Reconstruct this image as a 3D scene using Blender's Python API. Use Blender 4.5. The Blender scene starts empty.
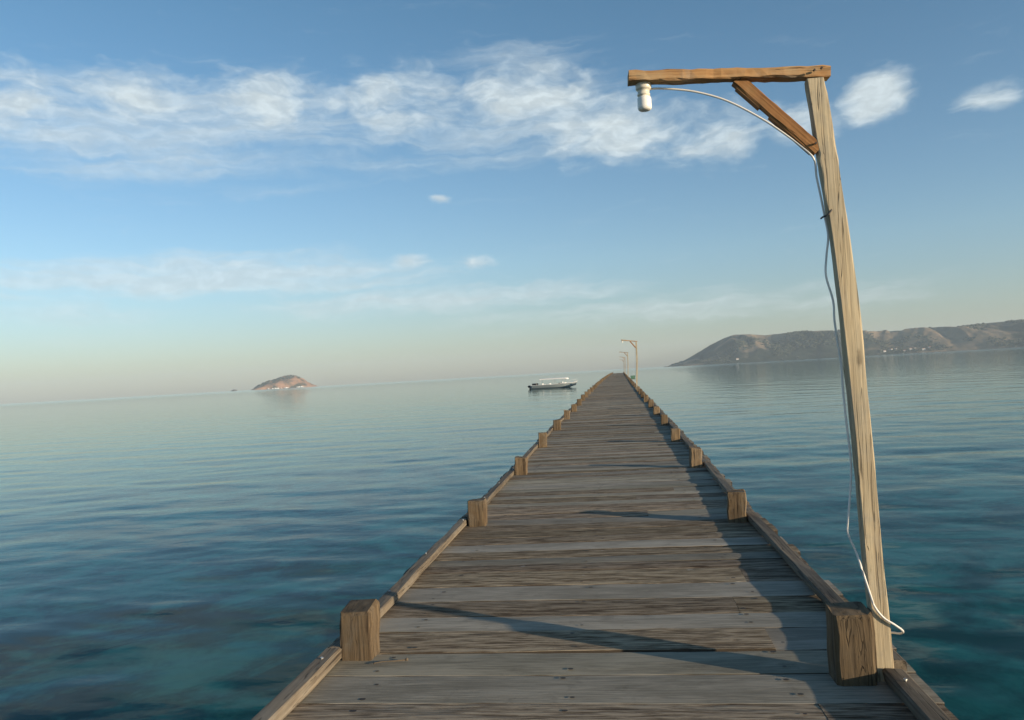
import bpy, bmesh, math, random
import numpy as np
from mathutils import Vector, Matrix, Euler

random.seed(7); rng = np.random.default_rng(7)
R = math.radians
SC = bpy.context.scene
COL = SC.collection
WATER_Z = -1.4

# ------------------------------------------------------------------ objects
def tag(o, label=None, cat=None, group=None, kind=None):
    if label: o['label'] = label
    if cat: o['category'] = cat
    if group: o['group'] = group
    if kind: o['kind'] = kind
    return o

def empty(name, loc=(0, 0, 0), rz=0.0):
    o = bpy.data.objects.new(name, None); COL.objects.link(o)
    o.location = loc; o.rotation_euler = (0, 0, rz); o.empty_display_size = .2
    return o

def link_mesh(name, me, mat, parent=None, loc=None, rot=None, smooth=False):
    o = bpy.data.objects.new(name, me); COL.objects.link(o)
    for m in (mat if isinstance(mat, (list, tuple)) else [mat]): me.materials.append(m)
    if parent: o.parent = parent
    if loc is not None: o.location = loc
    if rot is not None: o.rotation_euler = rot
    if smooth:
        me.polygons.foreach_set('use_smooth', [True] * len(me.polygons))
    return o

class MB:
    """collects vertices and faces of ONE object"""
    def __init__(s): s.v = []; s.f = []; s.mi = []
    def add(s, vs, fs, mi=0):
        b = len(s.v); s.v += [tuple(p) for p in vs]
        s.f += [tuple(i + b for i in f) for f in fs]; s.mi += [mi] * len(fs)
    def sweep(s, prof, path, xs=None, ys=None, mi=0, jit=0.0, scale=None, wob=0.0):
        """prof: 2D points; path: 3D points; xs/ys: frame axes (one for all)"""
        path = [Vector(p) for p in path]; n = len(prof); vs = []; fs = []
        for k, p in enumerate(path):
            if xs is None:
                t = (path[min(k + 1, len(path) - 1)] - path[max(k - 1, 0)]).normalized()
                ref = Vector((0, 0, 1)) if abs(t.z) < .95 else Vector((0, 1, 0))
                ax = t.cross(ref).normalized(); ay = ax.cross(t).normalized()
            else: ax, ay = Vector(xs), Vector(ys)
            sc = scale[k] if scale else 1.0
            for iq, (a, b) in enumerate(prof):
                if wob:
                    a += wob * 2 * float(fbm(np.array([k * .45 + iq * 7.3]), np.array([iq * 3.1 + n]), 3, 5)[0]); b += wob * 2 * float(fbm(np.array([k * .45 + iq * 5.9]), np.array([iq * 4.7 + 40.]), 3, 6)[0])
                q = p + ax * a * sc + ay * b * sc
                if jit: q = q + Vector((random.gauss(0, jit), random.gauss(0, jit), random.gauss(0, jit)))
                vs.append(q)
        for k in range(len(path) - 1):
            for i in range(n):
                j = (i + 1) % n
                fs.append((k * n + i, k * n + j, (k + 1) * n + j, (k + 1) * n + i))
        fs.append(tuple(range(n - 1, -1, -1))); fs.append(tuple((len(path) - 1) * n + i for i in range(n)))
        s.add(vs, fs, mi)
    def mesh(s, name):
        me = bpy.data.meshes.new(name); me.from_pydata(s.v, [], s.f); me.update()
        me.polygons.foreach_set('material_index', s.mi)
        bm = bmesh.new(); bm.from_mesh(me); bmesh.ops.recalc_face_normals(bm, faces=bm.faces); bm.to_mesh(me); bm.free()
        return me
    def build(s, name, mat, parent=None, loc=None, rot=None, smooth=False):
        return link_mesh(name, s.mesh(name), mat, parent, loc, rot, smooth)

def chamfer(w, h, c):
    a, b = w / 2, h / 2
    return [(a, -b + c), (a, b - c), (a - c, b), (-a + c, b), (-a, b - c), (-a, -b + c), (-a + c, -b), (a - c, -b)]
def circle(r, n=10): return [(r * math.cos(2 * math.pi * i / n), r * math.sin(2 * math.pi * i / n)) for i in range(n)]
def lathe(mb, prof, n=16, c=(0, 0, 0), mi=0):
    vs = []; fs = []
    for (r, z) in prof:
        for i in range(n):
            a = 2 * math.pi * i / n; vs.append((c[0] + r * math.cos(a), c[1] + r * math.sin(a), c[2] + z))
    for k in range(len(prof) - 1):
        for i in range(n):
            j = (i + 1) % n; fs.append((k * n + i, k * n + j, (k + 1) * n + j, (k + 1) * n + i))
    fs.append(tuple(range(n - 1, -1, -1))); fs.append(tuple((len(prof) - 1) * n + i for i in range(n)))
    mb.add(vs, fs, mi)
def line(p, q, n): return [tuple(p[i] + (q[i] - p[i]) * k / n for i in range(3)) for k in range(n + 1)]
def smooth_path(pts, sub=4):
    P = [Vector(p) for p in pts]; out = []
    for i in range(len(P) - 1):
        p0, p1, p2, p3 = P[max(i - 1, 0)], P[i], P[i + 1], P[min(i + 2, len(P) - 1)]
        for k in range(sub):
            t = k / sub
            out.append(.5 * ((2 * p1) + (p2 - p0) * t + (2 * p0 - 5 * p1 + 4 * p2 - p3) * t * t + (3 * p1 - p0 - 3 * p2 + p3) * t ** 3))
    out.append(P[-1]); return out

# numpy value noise ----------------------------------------------------------
def vnoise(x, y, seed=0):
    xi = np.floor(x).astype(np.int64); yi = np.floor(y).astype(np.int64); xf = x - xi; yf = y - yi
    def h(a, b):
        n = (a * 374761393 + b * 668265263 + seed * 1442695041) & 0x7fffffff
        n = ((n ^ (n >> 13)) * 1274126177) & 0x7fffffff
        return ((n ^ (n >> 16)) & 0xffff) / 65535.0
    u = xf * xf * (3 - 2 * xf); v = yf * yf * (3 - 2 * yf)
    return (h(xi, yi) * (1 - u) + h(xi + 1, yi) * u) * (1 - v) + (h(xi, yi + 1) * (1 - u) + h(xi + 1, yi + 1) * u) * v
def fbm(x, y, o=5, seed=0):
    s = 0; a = .5
    for k in range(o): s = s + a * (vnoise(x * 2 ** k + 17.3 * k, y * 2 ** k + 9.1 * k, seed + k) - .5); a *= .5
    return s
def grid_mesh(name, V, nu, nv, wrap=False):
    """V: (nu*nv,3) rows of nv"""
    me = bpy.data.meshes.new(name)
    i = np.arange(nu - 1)[:, None]; j = np.arange(nv if wrap else nv - 1)[None, :]; j2 = (j + 1) % nv
    q = np.stack([i * nv + j, (i + 1) * nv + j, (i + 1) * nv + j2, i * nv + j2], -1).reshape(-1, 4)
    mid = len(q) // 2; a_, b_, c_ = V[q[mid, 0]], V[q[mid, 1]], V[q[mid, 2]]
    if np.cross(b_ - a_, c_ - b_)[2] < 0: q = q[:, ::-1]            # faces look up
    me.vertices.add(len(V)); me.vertices.foreach_set('co', V.astype(np.float32).ravel())
    me.loops.add(q.size); me.loops.foreach_set('vertex_index', q.astype(np.int32).ravel())
    me.polygons.add(len(q)); me.polygons.foreach_set('loop_start', (np.arange(len(q)) * 4).astype(np.int32))
    me.polygons.foreach_set('loop_total', np.full(len(q), 4, np.int32))
    me.update(calc_edges=True); me.validate()
    me.polygons.foreach_set('use_smooth', [True] * len(me.polygons))
    return me

# ------------------------------------------------------------------ node helpers
class NT:
    def __init__(s, tree): s.t = tree; s.n = tree.nodes; s.l = tree.links
    def new(s, typ, **kw):
        n = s.n.new(typ)
        for k, v in kw.items(): setattr(n, k, v)
        return n
    def put(s, sock, v):
        if isinstance(v, bpy.types.NodeSocket): s.l.new(v, sock)
        else: sock.default_value = v
    def m(s, op, a, b=None, c=None, clamp=False):
        n = s.new('ShaderNodeMath', operation=op, use_clamp=clamp)
        for i, v in enumerate((a, b, c)):
            if v is not None: s.put(n.inputs[i], v)
        return n.outputs[0]
    def vm(s, op, a, b=None):
        n = s.new('ShaderNodeVectorMath', operation=op); s.put(n.inputs[0], a)
        if b is not None: s.put(n.inputs[3 if op == 'SCALE' else 1], b)
        return n.outputs['Value'] if op in ('LENGTH', 'DOT_PRODUCT') else n.outputs[0]
    def mr(s, v, a, b, c=0., d=1., smooth=True):
        n = s.new('ShaderNodeMapRange', interpolation_type='SMOOTHSTEP' if smooth else 'LINEAR')
        for i, x in enumerate((v, a, b, c, d)): s.put(n.inputs[i], x)
        return n.outputs[0]
    def mix(s, f, a, b, mode='MIX'):
        n = s.new('ShaderNodeMix', data_type='RGBA', blend_type=mode); n.clamp_factor = True
        s.put(n.inputs[0], f); s.put(n.inputs[6], a); s.put(n.inputs[7], b); return n.outputs[2]
    def noise(s, vec, scale=1., detail=4., rough=.55, dist=0., color=False):
        n = s.new('ShaderNodeTexNoise'); s.put(n.inputs['Vector'], vec)
        n.inputs['Scale'].default_value = scale; n.inputs['Detail'].default_value = detail
        n.inputs['Roughness'].default_value = rough; n.inputs['Distortion'].default_value = dist
        return n.outputs['Color'] if color else n.outputs[0]
    def comb(s, x, y, z=0.):
        n = s.new('ShaderNodeCombineXYZ')
        for i, v in enumerate((x, y, z)): s.put(n.inputs[i], v)
        return n.outputs[0]
    def sep(s, v):
        n = s.new('ShaderNodeSeparateXYZ'); s.put(n.inputs[0], v); return n.outputs
    def bump(s, h, strength, dist, normal=None):
        n = s.new('ShaderNodeBump'); n.inputs['Strength'].default_value = strength; n.inputs['Distance'].default_value = dist
        s.put(n.inputs['Height'], h)
        if normal is not None: s.put(n.inputs['Normal'], normal)
        return n.outputs[0]

def c4(c): return (c[0], c[1], c[2], 1.0)
def new_mat(name):
    m = bpy.data.materials.new(name); m.use_nodes = True
    t = NT(m.node_tree); t.n.clear()
    out = t.new('ShaderNodeOutputMaterial'); b = t.new('ShaderNodeBsdfPrincipled'); t.l.new(b.outputs[0], out.inputs[0])
    return m, t, b, out

def plain(name, col, rough=.6, metal=0., var=.15, scale=8.):
    m, t, b, o = new_mat(name)
    co = t.new('ShaderNodeTexCoord').outputs['Object']
    n = t.noise(co, scale, 4, .6)
    t.put(b.inputs['Base Color'], t.mix(n, c4([x * (1 - var) for x in col]), c4([min(1, x * (1 + var)) for x in col])))
    b.inputs['Roughness'].default_value = rough; b.inputs['Metallic'].default_value = metal
    return m

def timber(name, light, dark, stain, axis='z', fine=55., long=2.2, bump=.5, stain_amt=.55, rough=.85, grey=.22):
    """weathered timber, grain along one object axis"""
    m, t, b, o = new_mat(name)
    co = t.new('ShaderNodeTexCoord').outputs['Object']
    rnd = t.new('ShaderNodeObjectInfo').outputs['Random']
    off = t.vm('SCALE', t.comb(1.3, 2.1, 3.7), t.m('MULTIPLY', rnd, 13.))
    co = t.vm('ADD', co, off)
    sc = {'x': (long, fine, fine), 'y': (fine, long, fine), 'z': (fine, fine, long)}[axis]
    g = t.vm('MULTIPLY', co, sc)
    n1 = t.noise(g, 1., 5, .6, .4)
    sc2 = tuple(v * .22 for v in sc)
    n2 = t.noise(t.vm('MULTIPLY', co, sc2), 1., 4, .6, .8)
    n3 = t.noise(co, 5., 4, .6)
    f = t.mr(t.m('ADD', t.m('MULTIPLY', n1, .55), t.m('MULTIPLY', n2, .45)), .33, .66)
    c = t.mix(f, c4(dark), c4(light))
    c = t.mix(t.m('MULTIPLY', t.mr(t.m('ADD', t.m('MULTIPLY', n3, .6), t.m('MULTIPLY', n2, .4)), .45, .68), stain_amt), c, c4(stain))
    crack = t.mr(n1, .30, .36, .35, 1.)
    c = t.mix(1., c, t.comb(crack, crack, crack), 'MULTIPLY')
    # long splits, knots and grey weathering blotches
    ix = 'xyz'.index(axis)
    ss = [24.] * 3; ss[ix] = .9
    sp = t.noise(t.vm('MULTIPLY', co, tuple(ss)), 1., 3, .5, .5)
    split = t.mr(t.m('ABSOLUTE', t.m('SUBTRACT', sp, .56)), .003, .014, .42, 1.)
    ks = [11.] * 3; ks[ix] = 4.2
    vo = t.new('ShaderNodeTexVoronoi'); vo.inputs['Scale'].default_value = 1.; t.put(vo.inputs['Vector'], t.vm('ADD', t.vm('MULTIPLY', co, tuple(ks)), t.vm('SCALE', t.vm('SUBTRACT', t.noise(co, 14., 3, .5, color=True), (.5, .5, .5)), .35)))
    kn = t.m('MULTIPLY', t.mr(vo.outputs['Distance'], .10, .24, 1., 0.), t.m('GREATER_THAN', t.sep(vo.outputs['Color'])[0], .80))
    c = t.mix(t.m('MULTIPLY', kn, .75), c, c4([v * .55 for v in dark]))
    wz = t.noise(co, 2.3, 5, .7, .6)
    c = t.mix(t.m('MULTIPLY', t.mr(wz, .50, .66), grey), c, c4((.25, .235, .20)))
    c = t.mix(1., c, t.comb(split, split, split), 'MULTIPLY')
    n1 = t.m('SUBTRACT', n1, t.m('MULTIPLY', t.m('SUBTRACT', 1., split), .8))
    val = t.new('ShaderNodeHueSaturation'); t.put(val.inputs['Color'], c)
    t.put(val.inputs['Value'], t.m('ADD', .76, t.m('MULTIPLY', rnd, .46)))
    t.put(b.inputs['Base Color'], val.outputs[0])
    b.inputs['Roughness'].default_value = rough; b.inputs['Specular IOR Level'].default_value = .25
    t.put(b.inputs['Normal'], t.bump(t.m('ADD', n1, t.m('MULTIPLY', n2, .8)), bump, .006))
    return m

# ------------------------------------------------------------------ materials
M = {}
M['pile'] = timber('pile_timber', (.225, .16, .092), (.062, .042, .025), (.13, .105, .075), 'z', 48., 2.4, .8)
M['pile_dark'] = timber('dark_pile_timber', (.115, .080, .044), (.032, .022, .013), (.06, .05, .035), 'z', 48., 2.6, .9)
M['pile_top'] = timber('pile_end_grain', (.16, .115, .07), (.05, .035, .02), (.10, .085, .06), 'y', 30., 12.)
M['curb'] = timber('curb_timber', (.22, .18, .13), (.075, .06, .045), (.15, .13, .105), 'y', 50., 1.6)
M['beam'] = timber('under_timber', (.15, .12, .09), (.06, .05, .04), (.09, .08, .07), 'x')
M['beam_long'] = timber('girder_timber', (.15, .12, .09), (.06, .05, .04), (.09, .08, .07), 'y')
M['post'] = timber('bleached_post_timber', (.50, .42, .28), (.29, .23, .15), (.40, .36, .28), 'z', 70., 1.8, .5, .5, .85, .35)
M['arm'] = timber('orange_arm_timber', (.37, .215, .092), (.18, .085, .032), (.33, .26, .16), 'x', 60., 2.6, .6, .75, .8, .42)
M['brace'] = timber('orange_brace_timber', (.36, .185, .07), (.18, .08, .03), (.30, .20, .09), 'z', 60., 2.6, .5, .5, .8, .15)
M['nail'] = plain('galvanised_nail', (.55, .53, .50), .35, .8)
M['nail_dark'] = plain('rusty_nail', (.035, .028, .022), .7)
M['socket'] = plain('cream_ceramic', (.62, .59, .50), .35, 0, .08)
M['bulb'] = plain('white_bulb_glass', (.80, .79, .74), .18, 0, .03)
M['cable'] = plain('white_cable_sheath', (.66, .64, .60), .4, 0, .1, 20)
M['tie'] = plain('dark_tie', (.02, .02, .025), .5)
M['hull'] = plain('grey_white_hull_paint', (.23, .27, .28), .35, 0, .08, 2)
M['hull_white'] = plain('white_boat_paint', (.80, .80, .77), .3, 0, .04)
M['boat_dark'] = plain('dark_antifouling', (.05, .075, .085), .5)
M['black'] = plain('black_motor_cowl', (.012, .013, .016), .35)
M['alu'] = plain('pale_tube_metal', (.55, .56, .55), .35, .6)
M['canvas'] = plain('pale_canvas', (.78, .78, .75), .8, 0, .06, 3)
M['green'] = plain('green_plastic', (.03, .13, .06), .5)
M['white_wall'] = plain('white_wall_paint', (.74, .71, .65), .7, 0, .06, .3)
M['red_roof'] = plain('red_roof_tile', (.30, .11, .07), .8, 0, .2, .5)
M['dark_open'] = plain('dark_opening', (.03, .03, .03), .6)
M['rock'] = plain('dark_rock', (.09, .085, .08), .9, 0, .3, .6)
M['twig'] = plain('dry_twig_bark', (.12, .09, .06), .9, 0, .2, 60)

def deck_mat():
    m, t, b, o = new_mat('weathered_deck_planks')
    P = t.new('ShaderNodeNewGeometry').outputs['Position']
    at = t.new('ShaderNodeAttribute'); at.attribute_type = 'GEOMETRY'; at.attribute_name = 'plank'
    s = t.sep(at.outputs['Vector'])           # x: brownness, y, z: random
    off = t.comb(t.m('MULTIPLY', s[1], 37.), t.m('MULTIPLY', s[2], 53.), t.m('MULTIPLY', s[1], 11.))
    p = t.vm('ADD', P, off)
    fine = t.noise(t.vm('MULTIPLY', p, (4.5, 75., 75.)), 1., 6, .66, .5)
    mid = t.noise(t.vm('MULTIPLY', p, (2.4, 20., 20.)), 1., 6, .68, .9)
    patch = t.noise(t.vm('MULTIPLY', p, (1.1, 4.2, 4.2)), 1., 5, .6, .5)
    blot = t.noise(p, 7., 5, .65)
    g = t.mix(t.mr(t.m('ADD', t.m('MULTIPLY', fine, .5), t.m('MULTIPLY', patch, .5)), .40, .60), c4((.190, .172, .136)), c4((.320, .290, .234)))
    br = t.mix(t.mr(t.m('ADD', t.m('MULTIPLY', fine, .55), t.m('MULTIPLY', mid, .45)), .40, .60), c4((.066, .045, .029)), c4((.325, .265, .19)))
    bness = t.m('ADD', s[0], t.m('MULTIPLY', t.m('SUBTRACT', t.m('ADD', t.m('MULTIPLY', mid, .6), t.m('MULTIPLY', patch, .4)), .5), 1.9))
    c = t.mix(t.mr(bness, .32, .68), g, br)
    # worn pale streaks, damp patches and droppings
    c = t.mix(t.m('MULTIPLY', t.mr(mid, .60, .74), .40), c, c4((.31, .275, .22)))
    c = t.mix(t.m('MULTIPLY', t.mr(blot, .56, .72), .30), c, c4((.085, .075, .062)))
    drop = t.noise(t.vm('MULTIPLY', P, (1., 1.5, 1.)), 3.1, 6, .7, .6)
    c = t.mix(t.m('MULTIPLY', t.mr(drop, .675, .715), .7), c, c4((.46, .45, .42)))
    crack = t.mr(fine, .27, .33, .45, 1.)
    c = t.mix(1., c, t.comb(crack, crack, crack), 'MULTIPLY')
    v = t.m('ADD', .76, t.m('MULTIPLY', s[1], .48))
    c = t.mix(1., c, t.comb(v, v, t.m('MULTIPLY', v, t.m('ADD', .95, t.m('MULTIPLY', s[2], .09)))), 'MULTIPLY')
    t.put(b.inputs['Base Color'], c)
    b.inputs['Roughness'].default_value = .95; b.inputs['Specular IOR Level'].default_value = .10
    hgt = t.m('ADD', t.m('MULTIPLY', fine, t.m('ADD', .35, t.m('MULTIPLY', s[0], .9))), t.m('MULTIPLY', mid, t.m('ADD', .3, s[0])))
    t.put(b.inputs['Normal'], t.bump(hgt, .55, .010))
    return m
M['deck'] = deck_mat()

# ------------------------------------------------------------------ the pier
def dz(y):                                    # the deck climbs a little towards its far end
    return 0.50 * (1 - math.exp(-max(0., y - 16.) / 60.))
def bend(y): return 2.0e-5 * max(0., y - 25.) ** 2       # and drifts slightly to the right
def wide(y):                                  # and is a little wider after the first bays
    t = min(1., max(0., (y - 7.5) / 10.)); return 1 + .055 * t * t * (3 - 2 * t)
def px(x, y): return x * wide(y) + bend(y)
XL, XR = -1.725, 1.31
PIER_END = 198.
pier = empty('wooden_pier', (0, 0, 0))
tag(pier, 'long weathered plank pier running straight out over the calm sea', 'pier')

# planks -> one deck mesh
fixed = [(3.30, 3.64, 1), (3.64, 3.98, 0), (3.98, 4.31, 0), (4.31, 4.67, 1), (4.67, 4.95, 0), (4.95, 5.29, 1),
         (5.29, 5.65, 0), (5.65, 6.07, 1)]
planks = []
y = 3.30
while y > -5.: 
    w = random.uniform(.27, .36); planks.append((y - w, y, random.random() < .5)); y -= w
planks = planks[::-1] + fixed
y = 6.07; k = 0
while y < PIER_END:
    w = random.uniform(.20, .33); k += 1
    planks.append((y, y + w, (k % 2 == 1) if random.random() < .62 else random.random() < .5)); y += w
PIER_END = y
V = []; Fc = []; A = []; MI = []
def add_plank(x0, x1, y0, y1, brown, near):
    nx = max(2, int((x1 - x0) * (9 if near else 3)))
    w = y1 - y0; gap = random.choice((.003, .005, .008, .011)) if random.random() < .9 else .020
    yc = (y0 + y1) / 2; hw = w / 2 - gap / 2
    lift = random.gauss(0, .0010) if x1 - x0 > 1.2 else -.002; roll = random.gauss(0, .003); th = .045
    crown = random.uniform(.001, .006); r = random.uniform(.0015, .003) if brown else random.uniform(.001, .002)
    prof = [(-hw, -th), (-hw, -r), (-hw + r, 0), (-hw * .5, crown * .75), (0, crown), (hw * .5, crown * .75), (hw - r, 0), (hw, -r), (hw, -th)]
    n = len(prof); base = len(V); z0 = dz(yc)
    bow = random.gauss(0, .004); ph = random.uniform(0, 9); skew = random.gauss(0, .0018)
    a, b_ = random.random(), random.random(); bn = min(1, max(0, (random.gauss(.84, .10) if brown else random.gauss(.06, .10))))
    for i in range(nx + 1):
        t = i / nx; x = x0 + (x1 - x0) * t
        for q, (py, pz) in enumerate(prof):
            e = (random.gauss(0, .0022 if brown else .0012) if q in (1, 2, 6, 7) else 0.)
            V.append((px(x, yc), yc + py + e + skew * x + bow * math.sin(3 * t + ph), z0 + lift + pz + py * roll + .0025 * math.sin(5 * t + ph) + e * .5))
    for i in range(nx):
        for q in range(n):
            q2 = (q + 1) % n; Fc.append((base + i * n + q, base + (i + 1) * n + q, base + (i + 1) * n + q2, base + i * n + q2))
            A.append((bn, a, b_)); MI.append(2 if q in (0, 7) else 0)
    Fc.append(tuple(base + q for q in range(n))); Fc.append(tuple(base + nx * n + q for q in range(n - 1, -1, -1)))
    A.extend([(bn, a, b_)] * 2); MI.extend([0, 0])
    if near:                                   # dark nail heads over the girders
        for gx in (-1.28, -.30, .72):
            if not (x0 < gx < x1): continue
            for gy in (-.27, .27):
                if random.random() < .25: continue
                cx, cy, cz = gx + random.gauss(0, .03), yc + gy * w + random.gauss(0, .015), z0 + lift + crown * .6 + .0045
                rr = random.uniform(.007, .013); bb = len(V)
                V.extend((px(cx, cy) + rr * 1.3 * math.cos(u * math.pi / 4), cy + rr * math.sin(u * math.pi / 4), cz) for u in range(8))
                Fc.append(tuple(range(bb, bb + 8))); A.append((0, 0, 0)); MI.append(1)
for (y0, y1, br) in planks:
    x0 = XL + random.gauss(0, .013); x1 = XR + random.gauss(0, .013); near = y0 < 40
    if br and y0 < 60 and random.random() < (1.0 if 3.2 < y0 < 6 else .45):
        xm = random.gauss(.74, .06) if random.random() < .75 or y0 < 6 else random.gauss(-.3, .3)
        add_plank(x0, xm - .001, y0, y1, True, near); add_plank(xm + .001, x1, y0 + random.gauss(0, .003), y1, random.random() < .55, near)
    else: add_plank(x0, x1, y0, y1, br, near)
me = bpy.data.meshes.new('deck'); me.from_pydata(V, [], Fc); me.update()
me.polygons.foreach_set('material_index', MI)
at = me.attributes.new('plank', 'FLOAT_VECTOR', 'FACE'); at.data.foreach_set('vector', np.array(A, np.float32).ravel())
link_mesh('deck', me, [M['deck'], M['nail_dark'], plain('shaded_plank_edge', (.05, .038, .026), .95, 0, .4, 3)], pier)  # plank sides coloured dark: gap shade painted in, so sunlit edges don't show

# piles: square timbers that stand up through the deck inside the curbs
PILE_Y = [3.95, 7.9, 12.0, 16.15, 20.3]
while PILE_Y[-1] < PIER_END - 4.3: PILE_Y.append(PILE_Y[-1] + 4.08 + random.gauss(0, .12))
PILE_Y[-1] = PIER_END - .25
def pile_mesh(w, d, h, top, twist):
    mb = MB(); c = random.uniform(.006, .016)
    zs = [-4.6, -2.2, -.6, -.08, 0., h * .35, h * .7, h - .015]
    vs = []; fs = []; pr = chamfer(w, d, c); n = 8
    for k, z in enumerate(zs + [h]):
        s = 1. if k < len(zs) else .93
        for (a, b) in pr:
            zz = z + (top[0] * a + top[1] * b if k >= len(zs) - 1 else 0)
            j = .0022 if 4 <= k else .0
            a2 = a * s + random.gauss(0, j) + twist * z * .02 + j * 2.2 * math.sin(k * 1.7 + 40 * a); b2 = b * s + random.gauss(0, j) + j * 2. * math.cos(k * 1.3 + 50 * b)
            vs.append((a2, b2, zz + (random.gauss(0, .003) if k >= len(zs) - 1 else 0)))
    for k in range(len(zs)):
        for i in range(n):
            j = (i + 1) % n; fs.append((k * n + i, k * n + j, (k + 1) * n + j, (k + 1) * n + i))
    mb.add(vs, fs, 0); mb.add(vs[-n:], [tuple(range(n))], 1)
    return mb.mesh('pile')
pile_protos = {}
def add_pile(side, y, idx):
    w = random.uniform(.165, .185)
    x = (-1.485 if side < 0 else 1.045) + random.gauss(0, .008)
    h = random.gauss(.27, .012); top = (random.gauss(0, .06), random.gauss(0, .05)); rz = random.gauss(0, .06); tw = random.gauss(0, .3)
    yy = y + random.gauss(0, .04)
    if idx == 0 and side > 0: w, h, top, rz, x, yy, tw = .178, .325, (.03, .12), .0, 1.006, 3.905, .1
    if idx == 0 and side < 0: w, h, top, rz, x, yy, tw = .168, .275, (.06, .16), -.05, -1.482, 4.28, -.25
    if idx == 1 and side < 0: w, h, top, rz, x, yy, tw = .18, .255, (.02, .02), .03, -1.475, 8.02, .1
    if idx == 1 and side > 0: h, x, yy = .285, 1.05, 7.80
    me = pile_mesh(w, w * random.uniform(.95, 1.08), h, top, tw)
    o = link_mesh('pile', me, [M['pile'], M['pile_top']], pier, (px(x, yy), yy, dz(y)), (random.gauss(0, .012), random.gauss(0, .018), rz))
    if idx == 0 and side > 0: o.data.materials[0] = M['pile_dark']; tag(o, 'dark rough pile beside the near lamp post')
    if idx == 1 and side < 0: tag(o, 'pile with a pale split running down its face')
    return o
nail_count = 0
def curb(side, y0, y1, near):
    global nail_count
    x = (-1.616 if side < 0 else 1.192) + random.gauss(0, .005)
    if side > 0 and y0 < 3.: x = 1.166
    w, h = (random.uniform(.082, .090), random.uniform(.056, .064)) if side < 0 else (random.uniform(.088, .098), random.uniform(.050, .056))
    n = 10 if near else 3
    mb = MB(); L = y1 - y0; dx = random.gauss(0, .010)
    path = [(dx * (2 * k / n - 1) + px(x, y0 + L * k / n) - px(x, y0), L * k / n, dz(y0 + L * k / n) - dz(y0) + h / 2 + .010 + random.gauss(0, .0025)) for k in range(n + 1)]
    mb.sweep(chamfer(w, h, .008), path, (1, 0, 0), (0, 0, 1), jit=.0022 if near else 0)
    o = mb.build('curb_rail', M['curb'], pier, (px(x, y0), y0, dz(y0)))
    if near and nail_count < 40:
        for f in (.07, .32 + random.uniform(-.05, .05), .63 + random.uniform(-.06, .06), .96):
            nb = MB(); hgt = random.uniform(.002, .012)
            lathe(nb, [(.004, -.02), (.004, hgt), (.009, hgt), (.008, hgt + .004)], 8)
            nb.build('nail', M['nail'], o, (random.gauss(0, .009) + px(x, y0 + L * f) - px(x, y0), L * f, dz(y0 + L * f) - dz(y0) + h + .012), (random.gauss(0, .3), random.gauss(0, .3), 0)); nail_count += 1
    return o
for i, yp in enumerate(PILE_Y):
    for s in (-1, 1): add_pile(s, yp + (.28 if s < 0 and i else 0) * 0, i)
for s in (-1, 1):
    ys = [-4.9, -.1] + [p + (.06 if s > 0 else .16) for p in PILE_Y]; ys[-1] = PIER_END - .05
    if s < 0: ys[2] = 4.20
    else: ys[2] = 3.86
    ys = [v for k, v in enumerate(ys) if v < 90 or k % 2 == 0 or k == len(ys) - 1]
    for a, b in zip(ys[:-1], ys[1:]):
        lo = a + .004
        if s > 0 and abs(a - 3.86) < .01: lo = 3.948   # the lamp post stands in this break
        curb(s, lo, b - .004, b < 30)
# timbers under the deck
def girder_path(x): return [(px(x, yy), yy, dz(yy) - .045 - .006 - .09) for yy in np.linspace(-4.8, PIER_END - .1, 40)]
for x in (-1.28, -.3, .72):
    mb = MB(); mb.sweep(chamfer(.10, .17, .008), girder_path(x), (1, 0, 0), (0, 0, 1)); mb.build('girder', M['beam_long'], pier)
for yp in PILE_Y:
    mb = MB(); mb.sweep(chamfer(.09, .17, .008), line((-1.84, 0, 0), (1.44, 0, 0), 4), (0, 1, 0), (0, 0, 1))
    mb.build('cross_beam', M['beam'], pier, (bend(yp), yp + .16, dz(yp) - .235 - .09))

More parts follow.
